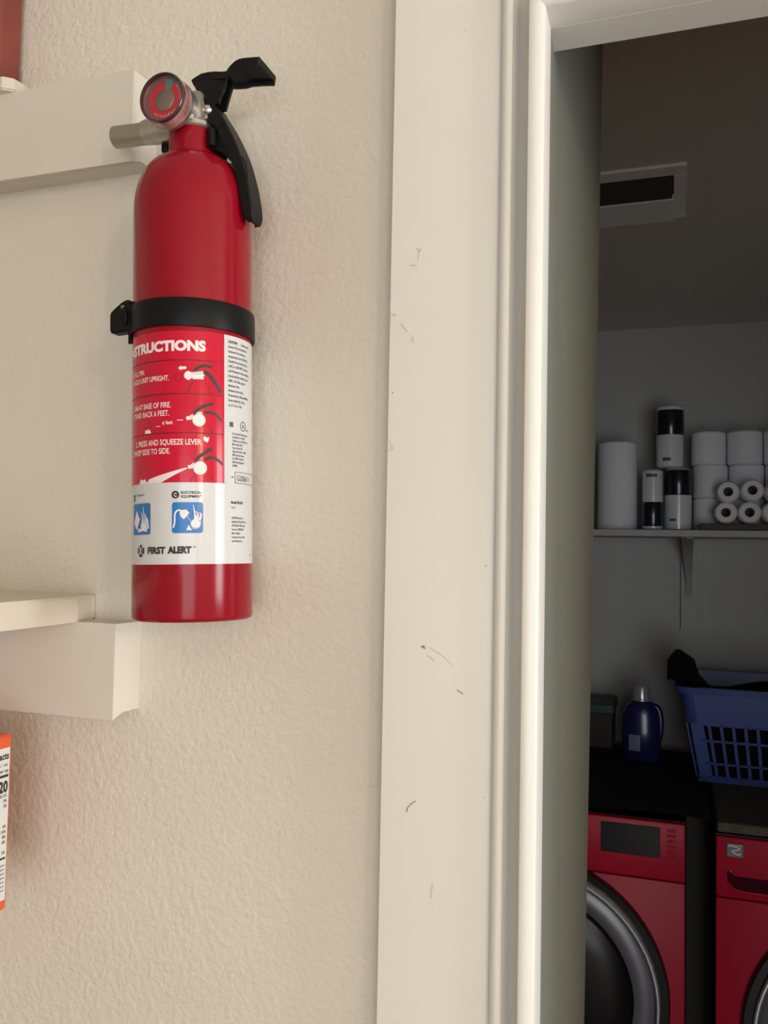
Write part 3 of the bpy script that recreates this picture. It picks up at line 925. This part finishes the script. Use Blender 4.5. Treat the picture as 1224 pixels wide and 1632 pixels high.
def roll_mesh(r, h, rc, m1='paper', rnd=0.004):
    return lathe(bmesh.new(), [(rc, 0.0005), (r - rnd, 0), (r, rnd), (r, h - rnd), (r - rnd, h), (rc, h - 0.0005), (rc, 0.0005)], seg=36)


def upright_roll(name, label, x, y, z, r, h, rc=0.02, group=None, cat='paper roll', src=None):
    e = empty(name, (x, y, z))
    tag(e, label, cat, group)
    if src is None:
        obj('paper_winding', roll_mesh(r, h, rc), 'paper', e, auto=40)
        obj('core_tube', lathe(bmesh.new(), [(rc - 0.001, 0.001), (rc, 0.001), (rc, h - 0.001), (rc - 0.001, h - 0.001), (rc - 0.001, 0.001)], seg=24), 'core', e, smooth=True)
    else:
        for c in src.children:
            d = c.copy(); COL.objects.link(d); d.parent = e
    return e


upright_roll('paper_towel_roll', 'tall white paper towel roll at the left end of the laundry shelf', -0.1735, 2.77, SZ, 0.060, 0.272, cat='paper towel')


def wrapped(label, x, y, z, r, h, bands, marks):
    e = empty('wrapped_roll', (x, y, z))
    tag(e, label, 'wrapped roll', 'shiny wrapped rolls with black bands')
    obj('wrapping', lathe(bmesh.new(), [(0, 0.001), (r - 0.007, 0), (r, 0.005), (r * 1.005, h * 0.5), (r, h - 0.007), (r - 0.008, h - 0.001), (0, h)], seg=36), 'wrap_white', e, auto=50)
    for a, b in bands:
        obj('black_band', lathe(bmesh.new(), [(r + 0.0004, a), (r + 0.0008, a + 0.001), (r + 0.0012, (a + b) / 2), (r + 0.0008, b - 0.001), (r + 0.0004, b)], seg=36), 'wrap_black', e, smooth=True)
    for a, th0, th1, hh in marks:
        bm = lathe(bmesh.new(), [(r + 0.0012, a), (r + 0.0012, a + hh)], seg=8, a0=radians(th0), a1=radians(th1))
        obj('printed_mark', bm, 'grey_print', e)
    return e


wrapped('upright wrapped roll with a black upper band standing in the pair on the shelf', 0.006, 2.755, SZ, 0.0400, 0.190, [(0.107, 0.183)], [(0.028, 235, 262, 0.008)])
wrapped('smaller wrapped roll with its black band at the bottom, on the shelf', -0.0665, 2.725, SZ, 0.0305, 0.185, [(0.012, 0.085)], [(0.160, 235, 295, 0.010)])
wrapped('topmost wrapped roll with a black band, stacked above the other two', -0.0175, 2.755, SZ + 0.1905, 0.0400, 0.192, [(0.100, 0.176)], [(0.020, 240, 275, 0.010)])

tp = upright_roll('toilet_roll', 'left of the two white toilet rolls on the top of the stack', 0.094, 2.79, SZ + 0.201, 0.050, 0.100, group='stacked toilet rolls', cat='toilet roll')
for lab, x, y, k_ in (('second white toilet roll on the top of the stack, right of the first', 0.196, 2.79, 2), ('rightmost white toilet roll on the top, cut by the right edge', 0.298, 2.79, 2),
                      ('white toilet roll in the middle layer beside the black banded roll', 0.099, 2.79, 1), ('white toilet roll in the middle layer behind the lying rolls', 0.201, 2.80, 1), ('white toilet roll in the middle layer at the right edge', 0.303, 2.80, 1),
                      ('white toilet roll at the shelf level beside the black banded roll', 0.100, 2.80, 0), ('white toilet roll at the shelf level hidden behind the lying rolls', 0.203, 2.81, 0), ('white toilet roll at the shelf level at the right edge', 0.306, 2.81, 0)):
    upright_roll('toilet_roll', lab, x, y, SZ + 0.0005 + 0.1002 * k_, 0.05, 0.1, group='stacked toilet rolls', cat='toilet roll', src=tp)
tag(obj('flat_tray', B(0.066, 0.60, 2.655, 2.742, SZ + 0.0003, SZ + 0.0200, 0.003), 'tray'), 'dark flat tray on the shelf under the lying rolls', 'tray')


first = None
for lab, x, z in (('left lying roll of the upper row, its dark core facing out', 0.1435, 1.8355), ('second lying roll of the upper row, its dark core facing out', 0.2085, 1.8400), ('lying roll of the upper row at the right edge', 0.2740, 1.8370),
                  ('left lying roll of the bottom row on the tray', 0.1375, 1.7755), ('second lying roll of the bottom row on the tray', 0.2010, 1.7760), ('lying roll of the bottom row at the right edge on the tray', 0.2655, 1.7760)):
    e = empty('lying_roll', (x, 2.70, z))
    tag(e, lab, 'paper roll', 'small rolls lying with their ends facing out')
    if first is None:
        bm = lathe(bmesh.new(), [(0.0135, -0.04), (0.027, -0.04), (0.0315, -0.034), (0.0315, 0.036), (0.027, 0.04), (0.0135, 0.04), (0.0135, -0.04)], axis='Y', seg=32)
        obj('paper_winding', bm, 'paper', e, auto=45)
        bm = lathe(bmesh.new(), [(0.0135, -0.038), (0.0128, -0.038), (0.0128, 0.03), (0, 0.03)], axis='Y', seg=24)
        obj('core_tube', bm, 'core', e, smooth=True)
        first = e
    else:
        for c in first.children:
            d = c.copy(); COL.objects.link(d); d.parent = e

# ceiling register
v = empty('ceiling_vent', (-0.15, 1.835, LC))
tag(v, 'white ceiling vent with dark grille and deflector', 'vent')
bm = bmesh.new()
for a in ((-0.18, 0.168, -0.135, -0.092), (-0.18, 0.168, 0.125, 0.138), (-0.18, -0.15, -0.092, 0.125), (0.143, 0.168, -0.092, 0.125)):
    box(bm, a[0], a[1], a[2], a[3], -0.006, 0.0, 0.0015, 1)
obj('vent_frame', bm, 'vent', v)
obj('duct', B(-0.15, 0.143, -0.092, 0.125, -0.0012, -0.0002), 'vent_dark', v)
for i in range(5):
    y = -0.084 + i * 0.0195
    bm = prism(bmesh.new(), [(y, -0.0015), (y + 0.002, -0.0015), (y + 0.011, -0.0125), (y + 0.0095, -0.0135)], 'X', -0.148, 0.141)
    obj('slat', bm, 'vent_dark', v)
bm = prism(bmesh.new(), [(0.010, -0.002), (0.011, -0.014), (0.118, -0.018), (0.122, -0.002)], 'X', -0.148, 0.143)
obj('deflector', bm, 'vent', v)

# ------------------------------------------------------------------ washing machines


def ringY(r0, r1, y0, y1, seg=72, rnd=0.003):
    """ring facing -y"""
    return lathe(bmesh.new(), [(r0, y1), (r0, y0 + rnd), (r0 + rnd, y0), (r1 - rnd, y0), (r1, y0 + rnd), (r1, y1), (r0, y1)], axis='Y', seg=seg)


def machine(label, x0, yf, top, kind):
    """front loader: x0 = left side, yf = front"""
    w, d = 0.686, 0.74
    e = empty('washing_machine', (x0 + w / 2, yf, 0))
    tag(e, label, 'washing machine', 'red front loading machines')
    h = w / 2
    obj('cabinet', B(-h, h, 0.012, d, 0.02, top - 0.004, 0.006), 'washer_black', e, auto=40)
    obj('front_panel', B(-h + 0.002, h - 0.002, 0.0, 0.02, 0.06, top - 0.133, 0.004), 'washer_red', e, auto=40)
    cp = obj('control_panel', B(-h + 0.002, h - 0.002, -0.001, 0.02, top - 0.131, top, 0.005), 'washer_red', e, auto=40)
    obj('top_panel', B(-h, h, 0.015, d, top - 0.006, top + 0.002, 0.003), 'washer_black', e)
    zc, xc = 0.630, 0.01
    for sx in (-1, 1):
        for yy in (0.06, d - 0.06):
            obj('foot', lathe(bmesh.new(), [(0, 0), (0.025, 0), (0.025, 0.008), (0.012, 0.012), (0.012, 0.03), (0, 0.03)], (sx * (h - 0.06), yy, 0), 'Z', 16), 'washer_black', e, auto=40)
    dr = empty('door', (xc, 0, zc)); dr.parent = e
    obj('door_gasket', ringY(0.262, 0.300, -0.022, 0.004), 'washer_black', dr, auto=40)
    obj('chrome_ring', ringY(0.2705, 0.2790, -0.037, -0.018, rnd=0.003), 'chrome', dr, auto=40)
    obj('door_ring', lathe(bmesh.new(), [(0.272, -0.016), (0.270, -0.024), (0.262, -0.030), (0.235, -0.034), (0.222, -0.030), (0.220, -0.016), (0.272, -0.016)], axis='Y', seg=72), 'washer_grey', dr, auto=40)
    obj('door_glass', lathe(bmesh.new(), [(0.224, -0.012), (0.222, -0.022), (0.21, -0.030), (0.16, -0.042), (0.08, -0.048), (0, -0.05)], axis='Y', seg=72), 'door_glass', dr, smooth=True)
    if kind == 'left':
        obj('display', B(0.154, 0.286, -0.0030, 0.004, top - 0.081, top - 0.012, 0.001), 'washer_black', cp)
        for i in range(6):
            z = top - 0.014 - i * 0.0118
            obj('button', B(0.302, 0.320, -0.0028, 0.002, z - 0.0065, z, 0.001, 1), 'washer_red', cp)
        obj('dial_knob', lathe(bmesh.new(), [(0.036, 0.0), (0.034, -0.022), (0.03, -0.026), (0, -0.026)], (0.0, -0.001, top - 0.065), 'Y', 32), 'chrome', cp, auto=40)
    else:
        b = obj('badge', B(-h + 0.024, -h + 0.058, -0.0035, 0.002, top - 0.041, top - 0.012, 0.001, 1), 'badge', cp)
        f = Flat(); f.stroke([(-14, 8), (-4, 9), (10, 5), (3, 1), (-6, -2), (4, -8), (12, -6)], (2.5, 3.5)); f.stroke([(-14, 11.5), (14, 11.5)], 1.2)
        f.build('badge_emblem', 'light_print', b, lambda x, y: (-h + 0.041 + x * 0.001, -0.0038, top - 0.0265 + y * 0.001))
        # detergent drawer with a scooped handle
        bm = bmesh.new()
        n_ = 10
        pts = [(-h + 0.30, top - 0.110), (-h + 0.30, top - 0.082)]
        pts += [(-h + 0.041, top - 0.082), (-h + 0.030, top - 0.072), (-h + 0.024, top - 0.074), (-h + 0.026, top - 0.095), (-h + 0.036, top - 0.108), (-h + 0.052, top - 0.110)]
        prism(bm, pts, 'Y', -0.0016, 0.002)
        hnd = obj('drawer_recess', bm, 'recess', cp)
        obj('drawer_grip', tube(bmesh.new(), [(-h + 0.027, -0.0015, top - 0.096), (-h + 0.038, -0.004, top - 0.110), (-h + 0.06, -0.005, top - 0.113), (-h + 0.30, -0.005, top - 0.113)], 0.0030, 8), 'washer_red', hnd, smooth=True)
        obj('drawer_light', lathe(bmesh.new(), [(0, -0.006), (0.0016, -0.005), (0.002, -0.001)], (-h + 0.032, 0, top - 0.073), 'Y', 10), 'chrome', hnd, smooth=True)
    return e


m1 = machine('red front loading machine with a black display, left of the dark gap', 0.0262 - 0.686, 2.10, 1.037, 'left')
m2 = machine('red front loading machine with a grey badge, under the blue basket', 0.0850, 2.06, 1.033, 'right')


def sheet(fn, nx, ny, thick):
    bm = bmesh.new()
    g = [[bm.verts.new(fn(i / nx, j / ny)) for i in range(nx + 1)] for j in range(ny + 1)]
    for j in range(ny):
        for i in range(nx):
            bm.faces.new((g[j][i], g[j][i + 1], g[j + 1][i + 1], g[j + 1][i]))
    bmesh.ops.solidify(bm, geom=list(bm.faces), thickness=thick)
    return bm


def towel_fn(u, v):
    x = -0.60 + u * 0.680
    y = 2.115 + v * 0.70
    z = 1.0515 + 0.003 * sin(9 * u + 4 * v) + 0.002 * sin(23 * v)
    if x > 0.020:                       # sags into the gap between the machines
        z -= 0.003 * sin(min(1.0, (x - 0.020) / 0.060) * pi)
    return (x, y, z)


tag(obj('towel', sheet(towel_fn, 44, 30, 0.006), 'towel', smooth=True), 'dark navy towel spread over the top of the left red machine', 'towel')
tag(obj('rubber_mat', B(0.09, 0.76, 2.075, 2.79, 1.0365, 1.0585, 0.006), 'washer_top'), 'brownish mat on top of the right red machine', 'mat')

# detergent bottle
bt = empty('detergent_bottle', (-0.0915, 2.62, 1.0575))
tag(bt, 'navy detergent bottle with a silver cap on the left machine', 'bottle')
bm = lathe(bmesh.new(), [(0, 0), (0.048, 0), (0.054, 0.006), (0.054, 0.085), (0.050, 0.125), (0.046, 0.150), (0.030, 0.166), (0.020, 0.170), (0.018, 0.182), (0, 0.182)], seg=40)
for v_ in bm.verts: v_.co.y *= 0.62
obj('bottle_body', bm, 'navy', bt, auto=50)
bm = bmesh.new()
tube(bm, smooth_path([(0.026, 0, 0.158), (0.044, 0, 0.150), (0.052, 0, 0.125), (0.053, 0, 0.09), (0.049, 0, 0.06)], 5), 0.009, 10)
obj('handle', bm, 'navy', bt, smooth=True)
obj('cap', lathe(bmesh.new(), [(0.020, 0.168), (0.0245, 0.170), (0.0245, 0.174), (0.0225, 0.176), (0.021, 0.206), (0.018, 0.212), (0.012, 0.2145), (0, 0.215)], seg=28), 'cap', bt, auto=40)
bm = lathe(bmesh.new(), [(0.0545, 0.03), (0.0545, 0.075)], seg=14, a0=radians(232), a1=radians(268))  # bluish reflection on the bottle's left front, put in as a coloured patch
for v_ in bm.verts: v_.co.y *= 0.63
obj('bottle_sheen', bm, 'bottle_sheen', bt, smooth=True)

# dark box with green lid behind the bottle
bx_ = empty('storage_box', (-0.30, 2.80, 1.0575))
tag(bx_, 'dark storage box with a green lid left of the detergent bottle', 'box')
obj('box_body', B(-0.12, 0.12, -0.08, 0.08, 0, 0.105, 0.004), 'olive_box', bx_)
obj('box_lid', B(-0.125, 0.125, -0.085, 0.085, 0.1035, 0.135, 0.004), 'teal', bx_)

# laundry basket
BX, BY, BZ = 0.318, 2.575, 1.0595
bs = empty('laundry_basket', (BX, BY, BZ))
tag(bs, 'blue slotted plastic laundry basket on the right red machine', 'basket')
wb, db, wt, dt, hb = 0.262, 0.150, 0.308, 0.188, 0.248


def lev_(t): return (wb + (wt - wb) * t, db + (dt - db) * t, hb * t)


def band(t0, t1, th=0.003):
    bm = bmesh.new()
    vs = []
    for t, o in ((t0, 0), (t1, 0), (t1, -th), (t0, -th)):
        a, b, z = lev_(t)
        a += o; b += o
        ring = []
        rr = 0.03
        for cx_, cy_, s in ((a - rr, b - rr, 0), (-a + rr, b - rr, 90), (-a + rr, -b + rr, 180), (a - rr, -b + rr, 270)):
            for k_ in range(5):
                an = radians(s + k_ * 22.5)
                ring.append(bm.verts.new((cx_ + rr * cos(an), cy_ + rr * sin(an), z)))
        vs.append(ring)
    n_ = len(vs[0])
    for q in range(4):
        A_, B_ = vs[q], vs[(q + 1) % 4]
        for k_ in range(n_):
            bm.faces.new((A_[k_], A_[(k_ + 1) % n_], B_[(k_ + 1) % n_], B_[k_]))
    return bm


obj('lower_band', band(0.0, 0.07), 'basket', bs)
obj('upper_band', band(0.60, 0.93), 'basket', bs)
for t in (0.20, 0.44): obj('hoop', band(t - 0.012, t + 0.012, 0.0035), 'basket', bs)
rim = band(0.93, 1.0, 0.016)
for v_ in rim.verts:
    v_.co.x *= 1.03; v_.co.y *= 1.045
obj('rim', rim, 'basket', bs, auto=50)
obj('base', B(-wb + 0.004, wb - 0.004, -db + 0.004, db - 0.004, 0, 0.004), 'basket', bs)
# upright slats: front and back, then the two sides
for side in (-1, 1):
    n_ = 19
    for i in range(n_):
        u = -1 + 2 * (i + 0.5) / n_ if n_ else 0
        bm = bmesh.new()
        q = []
        wide = 0.0040 if 0 < i < n_ - 1 else 0.016
        for t, o in ((0.05, 0), (0.62, 0), (0.62, 0.004), (0.05, 0.004)):
            a, b, z = lev_(t)
            q.append([((a - 0.012) * u - wide, side * (b - o), z), ((a - 0.012) * u + wide, side * (b - o), z)])
        vs = [[bm.verts.new(p) for p in r] for r in q]
        for k_ in range(4):
            A_, B_ = vs[k_], vs[(k_ + 1) % 4]
            bm.faces.new((A_[0], A_[1], B_[1], B_[0]))
        bm.faces.new([r[0] for r in vs]); bm.faces.new([r[1] for r in reversed(vs)])
        obj('slat', bm, 'basket', bs)
    n_ = 11
    for i in range(n_):
        u = -1 + 2 * (i + 0.5) / n_
        bm = bmesh.new()
        q = []
        wide = 0.0040 if 0 < i < n_ - 1 else 0.014
        for t, o in ((0.05, 0), (0.62, 0), (0.62, 0.004), (0.05, 0.004)):
            a, b, z = lev_(t)
            q.append([(side * (a - o), (b - 0.012) * u - wide, z), (side * (a - o), (b - 0.012) * u + wide, z)])
        vs = [[bm.verts.new(p) for p in r] for r in q]
        for k_ in range(4):
            A_, B_ = vs[k_], vs[(k_ + 1) % 4]
            bm.faces.new((A_[0], A_[1], B_[1], B_[0]))
        bm.faces.new([r[0] for r in vs]); bm.faces.new([r[1] for r in reversed(vs)])
        obj('slat', bm, 'basket', bs)

# dark clothes heaped in the basket, one peak over the left rim
rng = random.Random(3)


def heap(u, v_):
    x = -0.338 + u * 0.623
    y = -0.165 + v_ * 0.33
    z = 0.220 + 0.012 * sin(11 * u + 3 * v_) + 0.008 * sin(17 * v_ + 5 * u)
    c = max(0.0, 1 - ((y + 0.02) / 0.10) ** 2)
    dx = x + 0.312
    t = max(0.0, 1 - (sqrt(dx * dx + 0.00006) - 0.0077) / (0.085 if dx > 0 else 0.034))
    if x < -0.262: z = max(z, 0.263 + 0.004 * sin(40 * y))
    z += (0.064 if x < -0.262 else 0.072) * t * c ** 0.5
    ed = min(u, 1 - u, v_, 1 - v_)
    if ed < 1e-6 and x > -0.27: z = 0.012; x *= 0.88; y *= 0.86
    return (BX + x, BY + y, BZ + z)


bm = sheet(heap, 60, 30, 0.010)
tag(obj('dark_clothes', bm, 'clothes', smooth=True), 'black clothes heaped in the blue basket with a peak at its left end', 'clothes')

# ------------------------------------------------------------------ front room lamp (out of frame, reflected by the extinguisher)
lp = empty('pendant_lamp', (1.75, -1.55, 0))
tag(lp, 'warm glass pendant lamp hanging behind the viewer', 'lamp')
obj('lamp_globe', lathe(bmesh.new(), [(0.0, 1.88), (0.03, 1.883), (0.052, 1.90), (0.058, 1.94), (0.058, 2.16), (0.050, 2.20), (0.03, 2.225), (0.0, 2.23)], seg=32), 'lamp', lp, smooth=True)
obj('lamp_cord', tube(bmesh.new(), [(0, 0, 2.225), (0, 0, KC)], 0.004, 8), 'black_plastic', lp)
obj('lamp_rose', lathe(bmesh.new(), [(0.05, KC - 0.0005), (0.05, KC - 0.015), (0.03, KC - 0.025), (0, KC - 0.025)], seg=24), 'frame', lp, auto=40)
